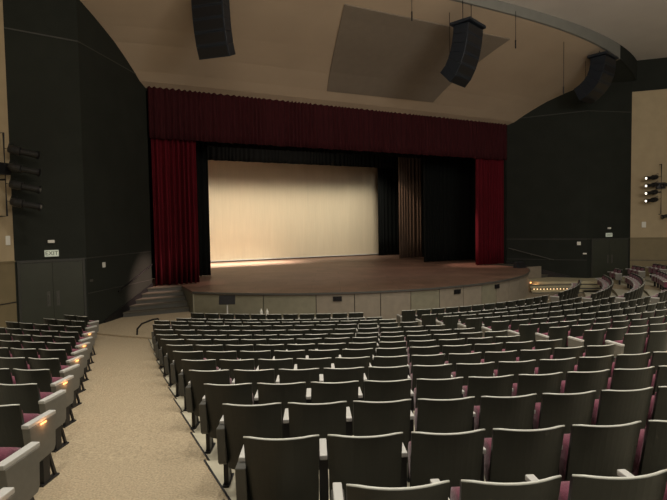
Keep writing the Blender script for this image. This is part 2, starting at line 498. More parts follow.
wallstrip('wall_house_left_upper', [(L2, L3)], M['darkwall'], 11.4, ZT)
wallstrip('wall_house_right', [(R2, R3)], M['beige'], 2.75, 11.4)
wallstrip('wall_house_right_lower', [(R2, R3)], M['olive'], -.3, 2.75)
wallstrip('wall_house_right_upper', [(R2, R3)], M['darkwall'], 11.4, ZT)
def trimline(name, segs, z, h, m, th=.012):
    bm = bmesh.new()
    for a, b in segs:
        A, B = W(*a), W(*b); d = B - A; n = Vector((-d.y, d.x, 0)); mid = (A + B) / 2
        side = 1 if n.dot(W(0, 10) - mid) > 0 else -1
        bo, to = wallbox(A, B, th, z, z + h, side); hexa(bm, bo, to)
    return tag(link(name, bm, m), kind='structure')
trimline('trim_2', [(L0, L1), (L1, L2), (R0, R1), (R1, R2)], 2.74, .04, M['line'])
trimline('trim_3', [(L0, L1), (R0, R1)], 1.5, .03, M['line'])
trimline('trim_4', [(L0, L1), (L1, L2), (R0, R1), (R1, R2)], 10.2, .04, M['line'])
trimline('trim_5', [(L2, L3), (R2, R3)], 2.74, .05, M['olive'], .03)
trimline('trim_6', [(L2, L3), (R2, R3)], 1.42, .03, M['strip'], .012)
# double doors
def lerp(a, b, t): return (a[0] + (b[0] - a[0]) * t, a[1] + (b[1] - a[1]) * t)
def doors(name, a, b, t0, t1, z0, z1, label_side):
    A, B = W(*lerp(a, b, t0)), W(*lerp(a, b, t1))
    d = (B - A); wd = d.length; d.normalize(); n = Vector((-d.y, d.x, 0))
    if n.dot(W(0, 12) - A) < 0: n = -n
    rz = math.atan2(d.y, d.x); sgn = 1 if Vector((-d.y, d.x, 0)).dot(n) > 0 else -1
    root = empty(name, A + Vector((0, 0, z0)), rz); tag(root, kind='structure')
    h = z1 - z0
    bm = bmesh.new()
    for (x0, x1, zz0, zz1) in ((0, .07, 0, h), (wd - .07, wd, 0, h), (0.07, wd - .07, h - .07, h)):
        ys = sorted((0, sgn * .06)); box(bm, x0, x1, ys[0], ys[1], zz0, zz1)
    link('door_frame', bm, M['line'], root)
    for x0, x1, hx in ((.075, wd / 2 - .005, wd / 2 - .14), (wd / 2 + .005, wd - .075, wd / 2 + .14)):
        bm = bmesh.new(); ys = sorted((.005 * sgn, sgn * .04)); box(bm, x0, x1, ys[0], ys[1], .01, h - .075)
        lf = link('door_leaf', bm, M['door'], root)
        bm = bmesh.new()
        ys = sorted((sgn * .041, sgn * .05)); box(bm, hx - .045, hx + .045, ys[0], ys[1], .85, 1.35)
        tube(bm, [(hx, sgn * .05, .95), (hx, sgn * .085, .97), (hx, sgn * .085, 1.22), (hx, sgn * .05, 1.24)], .012)
        link('door_handle', bm, M['dpanel'], lf)
    return root, rz, n
doors('door_1', L2, L1, .03, .97, .35, 2.76, 'left')
doors('door_2', R1, R2, .10, .94, .45, 2.76, 'right')
def wall_item(a, b, t, z, name, w, h, dpt, m, label, cat, sub=None, group=None):
    A, B = W(*a), W(*b); p = A + (B - A) * t; d = (B - A).normalized(); n = Vector((-d.y, d.x, 0))
    if n.dot(W(0, 12) - p) < 0: d = -d; n = -n
    rz = math.atan2(d.y, d.x)
    bm = bmesh.new(); box(bm, -w / 2, w / 2, 0, dpt, -h / 2, h / 2); bevel(bm, min(.01, dpt / 4), 1)
    if sub is None:
        o = link(name, bm, m, None, (p.x, p.y, z)); o.rotation_euler = (0, 0, rz); tag(o, label, cat, group); return o
    o = empty(name, (p.x, p.y, z), rz); tag(o, label, cat, group); link(sub, bm, m, o); return o
def text_on(root, s, size, y, m, name='lettering'):
    cu = bpy.data.curves.new('t', 'FONT'); cu.body = s; cu.size = size; cu.extrude = .003; cu.align_x = 'CENTER'; cu.align_y = 'CENTER'
    tmp = bpy.data.objects.new('t', cu); C.objects.link(tmp)
    bpy.context.view_layer.update()
    me = bpy.data.meshes.new_from_object(tmp.evaluated_get(bpy.context.evaluated_depsgraph_get()))
    bpy.data.objects.remove(tmp)
    me.transform(Matrix.Translation((0, y, 0)) @ Matrix.Rotation(PI, 4, 'Z') @ Matrix.Rotation(PI / 2, 4, 'X'))
    me.materials.clear(); me.materials.append(m)
    o = bpy.data.objects.new(name, me); C.objects.link(o); o.parent = root; return o
for (a, b, t, word) in ((L2, L1, .50, 'left'), (R1, R2, .50, 'right')):
    o = wall_item(a, b, t, 2.98, 'exit_sign', .42, .22, .06, M['sign'], 'small pale exit sign over the %s double doors' % word, 'exit sign', 'sign_face')
    text_on(o, 'EXIT', .19, .064, M['signtext'])
    wall_item(a, b, t, 3.38, 'emergency_light', .2, .1, .08, M['white'], 'small white wall light above the %s exit sign' % word, 'wall light')
wall_item(L1, L0, .22, 2.45, 'wall_plate', .17, .19, .03, M['white'], 'square white plate on the dark left wall beside the doors', 'wall plate')
wall_item(L1, L0, .05, 1.95, 'light_switch', .18, .08, .02, M['dpanel'], 'low grey switch plate right of the left doors', 'switch')
wall_item(R1, R0, .09, 2.5, 'wall_plate', .2, .2, .04, M['white'], 'round-looking white plate on the dark right wall left of doors', 'wall plate')
wall_item(R1, R0, .02, 1.9, 'light_switch', .2, .08, .02, M['white'], 'narrow pale switch plate just left of the right doors', 'switch')
wall_item(R2, R3, .045, 3.55, 'wall_notice', .22, .34, .03, M['white'], 'small white notice on the beige right wall below the spotlights', 'notice')
wall_item(L2, L3, .015, 3.45, 'wall_notice', .16, .3, .03, M['white'], 'small white notice on the beige left wall below the light pipe', 'notice')
# ---------------------------------------------------------------- ceilings
def v_edge(u): return 7.0 - 5.76e-4 * abs(u) ** 3
bm = bmesh.new()
NU, NV = 40, 16
grid = []
for i in range(NU + 1):
    u = -17 + 34 * i / NU; row = []
    for j in range(NV + 1):
        v = v_edge(u) * j / NV if v_edge(u) > 0 else 0
        row.append((W(u, v, z_ceil(v))))
    grid.append(row)
lo = [[bm.verts.new(p) for p in r] for r in grid]; hi = [[bm.verts.new(p + Vector((0, 0, .12))) for p in r] for r in grid]
for i in range(NU):
    for j in range(NV):
        uu = abs(-17 + 34 * (i + .5) / NU); f = bm.faces.new((lo[i][j], lo[i + 1][j], lo[i + 1][j + 1], lo[i][j + 1])); f.material_index = 1 if uu > 13.0 and v_edge(uu) * (j + .5) / NV > 3.9 else 0; bm.faces.new((hi[i][j], hi[i][j + 1], hi[i + 1][j + 1], hi[i + 1][j]))
    bm.faces.new((lo[i][0], hi[i][0], hi[i + 1][0], lo[i + 1][0])); bm.faces.new((lo[i][NV], lo[i + 1][NV], hi[i + 1][NV], hi[i][NV]))
for j in range(NV):
    bm.faces.new((lo[0][j], lo[0][j + 1], hi[0][j + 1], hi[0][j])); bm.faces.new((lo[NU][j], hi[NU][j], hi[NU][j + 1], lo[NU][j + 1]))
tag(link('ceiling', bm, [M['ceil'], M['darkwall']], smooth=False), kind='structure')
ZN = 13.2
bm = bmesh.new()
for i in range(NU):
    u0_, u1_ = -17 + 34 * i / NU, -17 + 34 * (i + 1) / NU
    va, vb = v_edge(u0_), v_edge(u1_)
    za, zb = z_ceil(va), z_ceil(vb)
    hexa(bm, [W(u0_, va, za), W(u1_, vb, zb), W(u1_, vb + .12, zb), W(u0_, va + .12, za)], [W(u0_, va, ZN + .05), W(u1_, vb, ZN + .05), W(u1_, vb + .12, ZN + .05), W(u0_, va + .12, ZN + .05)], 1 if abs(u0_ + u1_) / 2 > 13.0 else 0)
tag(link('ceiling_fascia', bm, [M['fascia'], M['darkwall']]), kind='structure')
bm = bmesh.new()
for i in range(NU):
    u0_, u1_ = -17 + 34 * i / NU, -17 + 34 * (i + 1) / NU
    a, b, c, d = W(u0_, v_edge(u0_) + .05), W(u1_, v_edge(u1_) + .05), W(u1_ * 1.7, 38), W(u0_ * 1.7, 38)
    prism(bm, [a, b, c, d], ZN, ZN + .2)
for sg in (-1, 1):
    prism(bm, [W(sg * 17, 3), W(sg * 17, v_edge(17)), W(sg * 28.9, 38), W(sg * 34, 38), W(sg * 34, 3)], ZN, ZN + .2)
tag(link('ceiling_house', bm, M['ceil2']), kind='structure')
# darker mesh panel let into the plaster ceiling (corner points found on the ceiling surface)
def ray_to_ceiling(px, py):
    d = fw + rt * ((px - 333.5) / F) - up * ((py - 250) / F)
    o = Vector((0, 0, ZC)); t = 5.0
    while t < 60:
        p = o + d * t; u, v = UV(p.x, p.y)
        if p.z >= z_ceil(max(v, 0)): return u, v
        t += .01
PATCH = [ray_to_ceiling(*p) for p in ((344.5, 3.5), (510, 38.5), (433, 101.5), (327, 90))]
print('PATCH', PATCH)
bm = bmesh.new(); n = 14; g = []
for i in range(n + 1):
    r = []
    for j in range(n + 1):
        s, t = i / n, j / n
        a = lerp(PATCH[0], PATCH[1], s); b = lerp(PATCH[3], PATCH[2], s); q = lerp(a, b, t)
        r.append((q[0], q[1]))
    g.append(r)
lo = [[bm.verts.new(W(q[0], q[1], z_ceil(q[1]) - .05)) for q in r] for r in g]; hi = [[bm.verts.new(W(q[0], q[1], z_ceil(q[1]) + .03)) for q in r] for r in g]
for i in range(n):
    for j in range(n):
        bm.faces.new((lo[i][j], lo[i + 1][j], lo[i + 1][j + 1], lo[i][j + 1])); bm.faces.new((hi[i][j], hi[i][j + 1], hi[i + 1][j + 1], hi[i + 1][j]))
    bm.faces.new((lo[i][0], hi[i][0], hi[i + 1][0], lo[i + 1][0])); bm.faces.new((lo[i][n], lo[i + 1][n], hi[i + 1][n], hi[i][n]))
    bm.faces.new((lo[0][i], lo[0][i + 1], hi[0][i + 1], hi[0][i])); bm.faces.new((lo[n][i], hi[n][i], hi[n][i + 1], lo[n][i + 1]))
tag(link('ceiling_grille', bm, M['patch']), 'large darker trapezoid mesh panel in the curved plaster ceiling', 'ceiling panel')
# ---------------------------------------------------------------- stage
ZS = 1.2
RA = 12.3
phiA = math.asin(9.4 / RA)
arc = [pol(RA, -phiA + 2 * phiA * k / 48) for k in range(49)]
stage = empty('stage', W(0, 0, 0)); tag(stage, 'thrust-fronted wooden stage with curved panelled face below the red curtains', 'stage')
def rel(p): return p - stage.location
bm = bmesh.new()
pl = [W(u, v) for u, v in arc] + [W(9.4, 0), W(12, 0), W(12, -15), W(-12, -15), W(-12, 0), W(-9.4, 0)]
prism(bm, [rel(p) for p in pl], ZS - .09, ZS)
deck = link('stage_floor', bm, M['wood'], stage)
# object coordinates of the boards follow the stage
# fascia panels
seams = [-phiA, -.62, -.452, -.33, -.245, -.14, -.03, .075, .17, .26, .36, .47, .60, phiA]
for k, (a, b) in enumerate(zip(seams, seams[1:])):
    bm = bmesh.new(); n = 6
    for q in range(n):
        p0 = a + .0012 + (b - a - .0024) * q / n; p1 = a + .0012 + (b - a - .0024) * (q + 1) / n
        pts = [rel(polW(RA - .05, p0)), rel(polW(RA - .05, p1)), rel(polW(RA - .09, p1)), rel(polW(RA - .09, p0))]
        prism(bm, pts, 0.0, ZS - .09)
    link('fascia_panel', bm, M['face2'] if k in (0, 1, 5, 8) else M['face'], stage)
bm = bmesh.new()
for q in range(40):
    p0 = -phiA + 2 * phiA * q / 40; p1 = -phiA + 2 * phiA * (q + 1) / 40
    prism(bm, [rel(polW(RA - .10, p0)), rel(polW(RA - .10, p1)), rel(polW(RA - .16, p1)), rel(polW(RA - .16, p0))], 0, ZS - .09)
link('stage_backing', bm, M['blackmetal'], stage)
bm = bmesh.new()
for q in range(40):
    p0 = -phiA + 2 * phiA * q / 40; p1 = -phiA + 2 * phiA * (q + 1) / 40
    prism(bm, [rel(polW(RA + .03, p0)), rel(polW(RA + .03, p1)), rel(polW(RA, p1)), rel(polW(RA, p0))], ZS - .07, ZS + .003)
link('stage_nosing', bm, M['dpanel'], stage)
for sg in (-1, 1):
    bm = bmesh.new(); v1 = arc[0][1]
    pts = [W(sg * 9.34, 0), W(sg * 9.4, 0), W(sg * 9.4, v1), W(sg * 9.34, v1)]
    prism(bm, [rel(p) for p in pts], 0, ZS - .09); link('side_panel', bm, M['face2'], stage)
for ph in (-.385, .045, .262):
    bm = bmesh.new(); c = polW(RA - .04, ph, .95)
    mx = Matrix.Translation(rel(c)) @ Matrix.Rotation(A0 + ph, 4, 'Z')
    box(bm, -.17, .17, -.04, .02, -.09, .09, 0, mx)
    box(bm, -.13, -.02, -.055, -.039, -.055, .055, 0, mx); box(bm, .02, .13, -.055, -.039, -.055, .055, 0, mx)
    link('floor_pocket', bm, M['blackmetal'], stage)
# stage house: floor already, walls and roof
bm = bmesh.new()
for a, b in (((-12, 0.25), (-12, -15)), ((12, -15), (12, .25)), ((-12.3, -15), (12.3, -15))):
    A, B = W(*a), W(*b); bo, to = wallbox(A, B, .3, -.3, 13, -1 if a[1] > 0 else (-1 if b[1] > 0 else -1)); hexa(bm, bo, to)
tag(link('wall_stage', bm, M['darkwall']), kind='structure')
bm = bmesh.new(); prism(bm, [W(-12.6, .3), W(12.6, .3), W(12.6, -15.4), W(-12.6, -15.4)], 13, 13.2)
tag(link('ceiling_stage', bm, M['darkwall']), kind='structure')
bm = bmesh.new()
hexa(bm, [W(-12.3, -.25, 9.9), W(12.3, -.25, 9.9), W(12.3, -.05, 9.9), W(-12.3, -.05, 9.9)], [W(-12.3, -.25, 13.1), W(12.3, -.25, 13.1), W(12.3, -.05, 13.1), W(-12.3, -.05, 13.1)])
for sg in (-1, 1):
    pts = [W(sg * 10.6, -.25), W(sg * 12.3, -.25), W(sg * 12.3, -.05), W(sg * 10.6, -.05)]
    prism(bm, pts, -.3, 13)
tag(link('wall_proscenium', bm, M['darkwall']), kind='structure')
# curtains
def drape(name, u0_, u1_, v, z0, z1, m, label, cat, amp=.10, per=.28, th=.025, seed=0, wave=0, group=None, taper=1.0, bunch=0):
    rnd = random.Random(seed); bm = bmesh.new()
    L = abs(u1_ - u0_); nf = max(2, int(L / per)); n = nf * 8
    ph = [rnd.uniform(-.5, .5) for _ in range(nf + 2)]; am = [rnd.uniform(.6, 1.25) for _ in range(nf + 2)]
    nz = 6; F0, F1 = [], []
    for j in range(nz + 1):
        t = j / nz; z = z0 + (z1 - z0) * t; a_, b_ = [], []
        for i in range(n + 1):
            s = i / n; u = u0_ + (u1_ - u0_) * s; f = s * nf + .5 * math.sin(s * nf * .61 + seed) * min(1, 6 * s) * min(1, 6 * (1 - s)); k = int(max(0, min(f, nf - 1))); fr = max(0, f - k)
            A = am[k] * (1 - fr) + am[k + 1] * fr; P = ph[k] * (1 - fr) + ph[k + 1] * fr
            a = amp * A * (1 - .35 * t)
            dv = a * math.sin(2 * PI * f + P); zz = z
            if j == 0 and wave: zz += wave * (.6 * math.sin(f * 1.7) + .4 * math.sin(f * 4.1 + 1))
            if bunch:
                uc = (u0_ + u1_) / 2
            a_.append(bm.verts.new(W(u, v + dv, zz))); b_.append(bm.verts.new(W(u, v + dv - th, zz)))
        F0.append(a_); F1.append(b_)
    for j in range(nz):
        for i in range(n):
            bm.faces.new((F0[j][i], F0[j][i + 1], F0[j + 1][i + 1], F0[j + 1][i])); bm.faces.new((F1[j][i], F1[j + 1][i], F1[j + 1][i + 1], F1[j][i + 1]))
    for i in range(n):
        bm.faces.new((F0[0][i], F1[0][i], F1[0][i + 1], F0[0][i + 1])); bm.faces.new((F0[nz][i], F0[nz][i + 1], F1[nz][i + 1], F1[nz][i]))
    for j in range(nz):
        bm.faces.new((F0[j][0], F0[j + 1][0], F1[j + 1][0], F1[j][0])); bm.faces.new((F0[j][n], F1[j][n], F1[j + 1][n], F0[j + 1][n]))
    o = link(name, bm, m, smooth=True); return tag(o, label, cat, group)
ZB = ZC + 3.95
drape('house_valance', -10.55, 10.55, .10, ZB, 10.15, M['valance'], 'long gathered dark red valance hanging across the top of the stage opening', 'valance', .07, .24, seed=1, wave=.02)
drape('stage_curtain', -10.45, -8.5, -.25, ZS + .03, 9.6, M['red'], 'tall pleated red velvet curtain at the left of the stage', 'curtain', .20, .23, seed=2)
drape('stage_curtain', 8.35, 10.55, -.25, ZS + .03, 9.6, M['red'], 'tall pleated bright red velvet curtain at the right of the stage', 'curtain', .18, .21, seed=3)
drape('black_drape', -11.85, -7.2, -3.6, ZS + .02, 10.5, M['black'], 'narrow black masking drape between red curtain and screen at left', 'curtain', .10, .26, seed=4)
drape('black_drape', 7.35, 11.85, -4.2, ZS + .02, 10.5, M['black'], 'black masking drape directly left of the right red curtain', 'curtain', .10, .26, seed=5)
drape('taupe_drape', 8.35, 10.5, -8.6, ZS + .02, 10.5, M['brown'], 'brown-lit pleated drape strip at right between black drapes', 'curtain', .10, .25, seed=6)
drape('black_drape', 10.6, 11.85, -8.7, ZS + .02, 10.5, M['black'], 'black drape behind the foremost right leg, beside the brown strip', 'curtain', .10, .25, seed=16)
drape('black_drape', 9.0, 11.6, -12.6, ZS + .02, 10.5, M['black'], 'black drape right next to the pale screen', 'curtain', .08, .26, seed=7)
drape('black_drape', -11.6, -9.6, -12.2, ZS + .02, 10.5, M['black'], 'rearmost black drape left of the pale screen', 'curtain', .08, .26, seed=8)
drape('black_border', -11.6, 11.6, -4.6, ZC + 4.5, 10.9, M['black'], 'black border drape across the stage behind the red valance', 'curtain', .06, .3, seed=9)
drape('black_border', -11.6, 11.6, -9.9, ZC + 4.45, 10.9, M['black'], 'rear black border drape just above the pale screen', 'curtain', .05, .3, seed=10, wave=.015)
# screen
scr = empty('backdrop_screen', W(0, -13.6, ZS)); tag(scr, 'wide cream backdrop screen hanging at the back of the stage', 'screen')
bm = bmesh.new(); n = 60
A_, B_ = [], []
for i in range(n + 1):
    u = -10.2 + 19.9 * i / n; dv = .02 * math.sin(u * 3) + .01 * math.sin(u * 7.7)
    A_.append((u, -13.6 + dv)); B_.append((u, -13.63 + dv))
for i in range(n):
    pts = [W(*A_[i]) - scr.location, W(*A_[i + 1]) - scr.location, W(*B_[i + 1]) - scr.location, W(*B_[i]) - scr.location]
    hexa(bm, [Vector((p.x, p.y, .12)) for p in pts], [Vector((p.x, p.y, 8.6)) for p in pts])
link('screen_cloth', bm, M['screen'], scr)
bm = bmesh.new(); tube(bm, [W(-10.2, -13.6, .09 + ZS) - scr.location, W(9.7, -13.6, .09 + ZS) - scr.location], .045)
link('bottom_pipe', bm, M['arm'], scr)
# ---------------------------------------------------------------- stage-side stairs
def stair(name, sg, label, z0):
    root = empty(name, W(sg * 9.4, 0, 0)); tag(root, label, 'stairs')
    n = 5; rise = (ZS - z0) / n; run = .40
    def wall_u(v): return sg * (10.62 + (13.2 - 10.62) * v / 3.7 - .02)
    for k in range(n):
        v0 = k * run; zt = ZS - k * rise
        if k == 0: v0 = 0.0
        bm = bmesh.new()
        pts = [W(sg * 9.42, v0), W(wall_u(v0), v0), W(wall_u(v0 + run), v0 + run), W(sg * 9.42, v0 + run)]
        prism(bm, [p - root.location for p in pts], 0, zt - .05)
        link('riser_block', bm, M['dpanel'], root)
        bm = bmesh.new()
        pts = [W(sg * 9.42, v0), W(wall_u(v0), v0), W(wall_u(v0 + run + .03), v0 + run + .03), W(sg * 9.42, v0 + run + .03)]
        prism(bm, [p - root.location for p in pts], zt - .05, zt)
        link('tread', bm, M['tread'], root)
    # stringer along the wall and handrail
    a = Vector((wall_u(0), 0)); 
    bm = bmesh.new()
    P0, P1 = W(wall_u(.0), .0), W(wall_u(3.0), 3.0)
    inn = (W(0, 1) - P0).normalized() * .03
    q = [P0, P1, P1 + inn, P0 + inn]
    zz = [ZS + .12, z0 + .05, z0 + .05, ZS + .12]
    hexa(bm, [Vector((p.x, p.y, 0)) + Vector((0, 0, 0)) - root.location for p in q], [Vector((p.x, p.y, h + .05)) - root.location for p, h in zip(q, zz)])
    link('stringer', bm, M['blackmetal'], root)
    hr = bmesh.new(); o = inn.normalized() * .09
    e0, e1 = W(wall_u(.15), .15, ZS + 1.0) + o, W(wall_u(2.3), 2.3, z0 + 1.05) + o
    tube(hr, [e0, e1], .028, 8)
    for t in (.1, .5, .9):
        p = e0.lerp(e1, t); tube(hr, [p, p - Vector((0, 0, .06)), p - o * 1.1 - Vector((0, 0, .08))], .012, 6)
    for v in hr.verts: v.co -= root.location
    link('handrail', hr, M['blackmetal' if sg < 0 else 'dpanel'], root)
    if sg > 0:
        bm = bmesh.new(); prism(bm, [p - root.location for p in (W(9.45, 2.06), W(11.2, 2.06), W(11.2, 2.18), W(9.45, 2.18))], z0, ZS - .04)
        link('cheek_wall', bm, M['face'], root)
M['tread'] = mat('step_tread', (.075, .068, .05), .7, noise=.1, scale=5)
stair('stage_stairs', -1, 'dark steps with wall handrail climbing to the stage at left', .30)
stair('stage_stairs', 1, 'steps with wall handrail climbing to the stage at right', .45)
# landings by the side doors
def landing(name, pts, z, label, m, zb=0, nosing=None):
    root = empty(name, pts[0]); tag(root, label, 'landing')
    bm = bmesh.new(); prism(bm, [p - root.location for p in pts], zb, z); link('platform', bm, m, root); return root
landing('door_landing', [W(-9.45, 2.1), W(-9.45, 4.4)] + [polW(16.4, math.radians(-41 - 17 * q / 5)) for q in range(6)] + [W(-13.2, 3.66), W(-12.05, 2.1)], .30, 'tan landing floor in front of the left double doors', M['carpet'])
M['cream'] = mat('cream_step', (.40, .36, .24), .7, noise=.08, scale=5)
ld = landing('door_landing', [W(9.45, 2.1), W(9.45, 3.4), W(12.0, 4.9), W(13.6, 5.3), W(16.0, 4.45), W(13.2, 3.66), W(12.0, 2.1)], .45, 'cream landing in front of the right double doors', M['cream'])
ls = empty('landing_steps', W(9.45, 3.4)); tag(ls, 'low cream steps with a string of tiny lights right of the stage', 'steps')
st = [(W(8.75, 3.55), W(12.6, 5.5)), (W(8.3, 4.0), W(12.3, 6.2)), (W(7.85, 4.5), W(12.0, 6.9))]
prev = (W(9.45, 3.3), W(13.0, 5.2))
for k, (a, b) in enumerate(st):
    z = .45 - .13 * (k + 1) + .02
    bm = bmesh.new(); prism(bm, [p - ls.location for p in (prev[0], a, b, prev[1])], 0, z); link('step', bm, M['cream'], ls)
    bm = bmesh.new(); d = (b - a).normalized(); nn = Vector((d.y, -d.x, 0)) * .03
    hexa(bm, [Vector((p.x, p.y, z - .05)) - ls.location for p in (a, b, b + nn, a + nn)], [Vector((p.x, p.y, z)) - ls.location for p in (a, b, b + nn, a + nn)])
    nz_ = link('step_nosing', bm, M['dpanel'], ls)
    prev = (a, b)
    if k == 1:
        for q in range(14):
            p = a.lerp(b, .03 + .50 * q / 13) + nn * 1.8
            bm = bmesh.new(); bmesh.ops.create_uvsphere(bm, u_segments=8, v_segments=6, radius=.028)
            link('bulb', bm, M['bulb'], nz_, Vector((p.x, p.y, z - .03)) - ls.location)
sl = empty('step_light', polW(RA + .09, phiA - .055, .42), A0); tag(sl, 'small glowing orange light low on the right end of the stage face', 'light')
bm = bmesh.new(); box(bm, -.06, .06, -.03, .03, -.05, .05); link('housing', bm, M['white'], sl)
bm = bmesh.new(); box(bm, -.045, .045, -.045, -.031, -.035, .035); link('lamp_lens', bm, M['glow'], sl)
lp = bpy.data.lights.new('step_glow', 'POINT'); lp.energy = 3; lp.color = (1, .5, .22); lp.shadow_soft_size = .03
lo = bpy.data.objects.new('step_glow', lp); C.objects.link(lo); lo.location = polW(RA + .35, phiA - .055, .5)
# ---------------------------------------------------------------- line array speakers
def array(u, v, ztop, n, label, curve, w=1.15, h=.36, d=.62, aim=0, back=.12):
    p = W(u, v, ztop); rz = math.atan2(V.y, V.x) + PI / 2 + aim           # local -y faces the audience
    root = empty('line_array_speaker', p, rz); tag(root, label, 'speaker', None)
    y, z, ang = 0.0, 0.0, 0.0
    for k in range(n):
        ang = -curve[k]
        mx = Matrix.Translation((0, y, z)) @ Matrix.Rotation(ang, 4, 'X')
        bm = bmesh.new()
        f = [(-w / 2, -d / 2), (w / 2, -d / 2), (w / 2 * .9, d / 2), (-w / 2 * .9, d / 2)]
        dl = math.tan((-curve[k + 1] if k + 1 < n else ang) - ang) * .98
        hexa(bm, [mx @ Vector((a, b, -h + .004 + b * dl)) for a, b in f], [mx @ Vector((a, b, -.001)) for a, b in f]); bevel(bm, .008, 1)
        cb = link('cabinet', bm, M['speaker'], root)
        bm = bmesh.new(); box(bm, -w / 2 + .05, w / 2 - .05, -d / 2 - .012, -d / 2 - .001, -h + .05, -.04, 0, mx); link('grille', bm, M['blackmetal'], cb)
        q = mx @ Vector((0, 0, -h)); y, z = q.y, q.z
    bm = bmesh.new(); box(bm, -w / 2 - .05, w / 2 + .05, -d / 2 - .1, d / 2 + .12, .02, .14); bevel(bm, .015, 1)
    link('rigging_frame', bm, M['speaker'], root)
    zt = ZN - ztop
    bm = bmesh.new()
    for x, yy in ((-.35, .05), (.35, .05)):
        tube(bm, [(x, yy, .12), (x, yy, zt + .05)], .016, 6)
    tube(bm, [(0, d / 2 + .5, z + .9), (0, d / 2 + .5, zt)], .012, 6)
    link('hanging_cable', bm, M['blackmetal'], root)
    return root
cv = [-.10, -.16, -.24, -.36, -.52, -.80]
array(1.05, 7.2, ZC + 8.0, 6, 'curved dark line array speaker hanging in the middle of the ceiling', cv, aim=.35, w=1.25, d=.7)
array(-9.05, 5.6, ZC + 8.4, 6, 'curved dark line array speaker hanging at the upper left', [-.03, -.06, -.11, -.18, -.27, -.42], aim=-.75, w=1.2, h=.4)
array(11.1, 6.1, ZC + 8.42, 6, 'curved dark line array speaker hanging at the right before the dark wall', [-.05, -.2, -.4, -.65, -.9, -1.1], aim=.25, w=1.45, d=.75)
for (u, v, z1, w_) in ((-1.6, 7.0, 12.0, 'left of the middle speaker'), (3.6, 7.3, 11.6, 'right of the middle speaker'), (8.0, 6.2, 10.4, 'left of the right speaker')):
    bm = bmesh.new(); top = z_ceil(v)
    tube(bm, [(0, 0, 0), (0, 0, top - z1 + .02)], .012, 6); tube(bm, [(0, 0, -.35), (0, 0, 0)], .03, 8)
    o = link('hanging_microphone', bm, M['blackmetal'], None, W(u, v, z1)); tag(o, 'thin black microphone on a ceiling cable ' + w_, 'microphone')
# ---------------------------------------------------------------- wall spotlights on pipes
def light_pipe(a, b, t, z0, z1, side, label, nfix, aimv):
    A, B = W(*a), W(*b); p = A + (B - A) * t; d = (B - A).normalized(); n = Vector((-d.y, d.x, 0))
    if n.dot(W(0, 12) - p) < 0: n = -n
    base = p + n * .35
    root = empty('lighting_pipe', (base.x, base.y, z0)); tag(root, label[0], 'lighting pipe')
    bm = bmesh.new(); H = z1 - z0
    tube(bm, [-n * .35 + Vector((0, 0, .05)), Vector((0, 0, .05)), Vector((0, 0, H)), -n * .35 + Vector((0, 0, H))], .03, 8); link('pipe', bm, M['blackmetal'], root)
    bm = bmesh.new(); tube(bm, [Vector((0, 0, H * .45)), -n * .35 + Vector((0, 0, H * .45))], .03, 8)
    mx = Matrix.Translation(-n * .12 + Vector((0, 0, H * .58))) @ Matrix.Rotation(math.atan2(n.y, n.x), 4, 'Z')
    box(bm, -.12, .12, -.22, .22, -.18, .18, 0, mx)
    link('junction_box', bm, M['blackmetal'], root)
    for k in range(nfix):
        z = z0 + H * ((.32 + .44 * k / (nfix - 1)) if side > 0 else (.20 + .62 * k / (nfix - 1))) if nfix > 1 else z0 + H * .5
        o = empty('stage_spotlight', base + Vector((0, 0, z - base.z))); 
        o.location = (base.x, base.y, z)
        tag(o, label[1].format(ORD[nfix - k]), 'spotlight', label[2])
        ax = aimv.normalized()
        bm = bmesh.new()
        s = ax * (.34 if side > 0 else .12)
        tube(bm, [s, s + ax * .12, s + ax * .34, s + ax * .36, s + ax * .8], [.10, .14, .14, .095, .10], 14)
        bod = link('barrel', bm, M['blackmetal' if side > 0 else 'fixture'], o, smooth=False)
        bm = bmesh.new(); tube(bm, [s + ax * .8, s + ax * .86], [.125, .125], 14); link('lens_hood', bm, M['blackmetal'], o)
        bm = bmesh.new(); tube(bm, [s + ax * .861, s + ax * .872], .062, 14); link('lens', bm, M['lens' if side > 0 else ('dimlens' if k < 2 else 'blackmetal')], o)
        bm = bmesh.new(); side_v = ax.cross(Vector((0, 0, 1))).normalized()
        tube(bm, [Vector((0, 0, .0)), s * .8, Vector((0, 0, .2)) + ax * .1 + s * .5, Vector((0, 0, .2)) + ax * .3, s + ax * .24 + side_v * .15], .014, 6); link('yoke', bm, M['blackmetal'], o)
pipeR = light_pipe(R2, R3, .095, ZC + .35, ZC + 3.3, 1, ('black vertical lighting pipe on the beige right wall', 'black spotlight on the right wall pipe, {} from top', 'spotlights on the right wall pipe'), 4, Vector((-1.0, -.35, -.12)))
light_pipe(R2, R3, .155, ZC - .1, ZC + 2.8, -1, ('black vertical lighting pipe at the right edge of the photo', 'black spotlight at the far right photo edge, {} from top', 'spotlights at the far right edge'), 2, Vector((-.75, .1, -.2)))
light_pipe(L2, L3, .035, ZC + .42, ZC + 3.05, -1, ('black vertical lighting pipe on the beige left wall', 'long dark spotlight on the left wall pipe, {} from top', 'spotlights on the left wall pipe'), 4, Vector((.9, .25, -.2)))
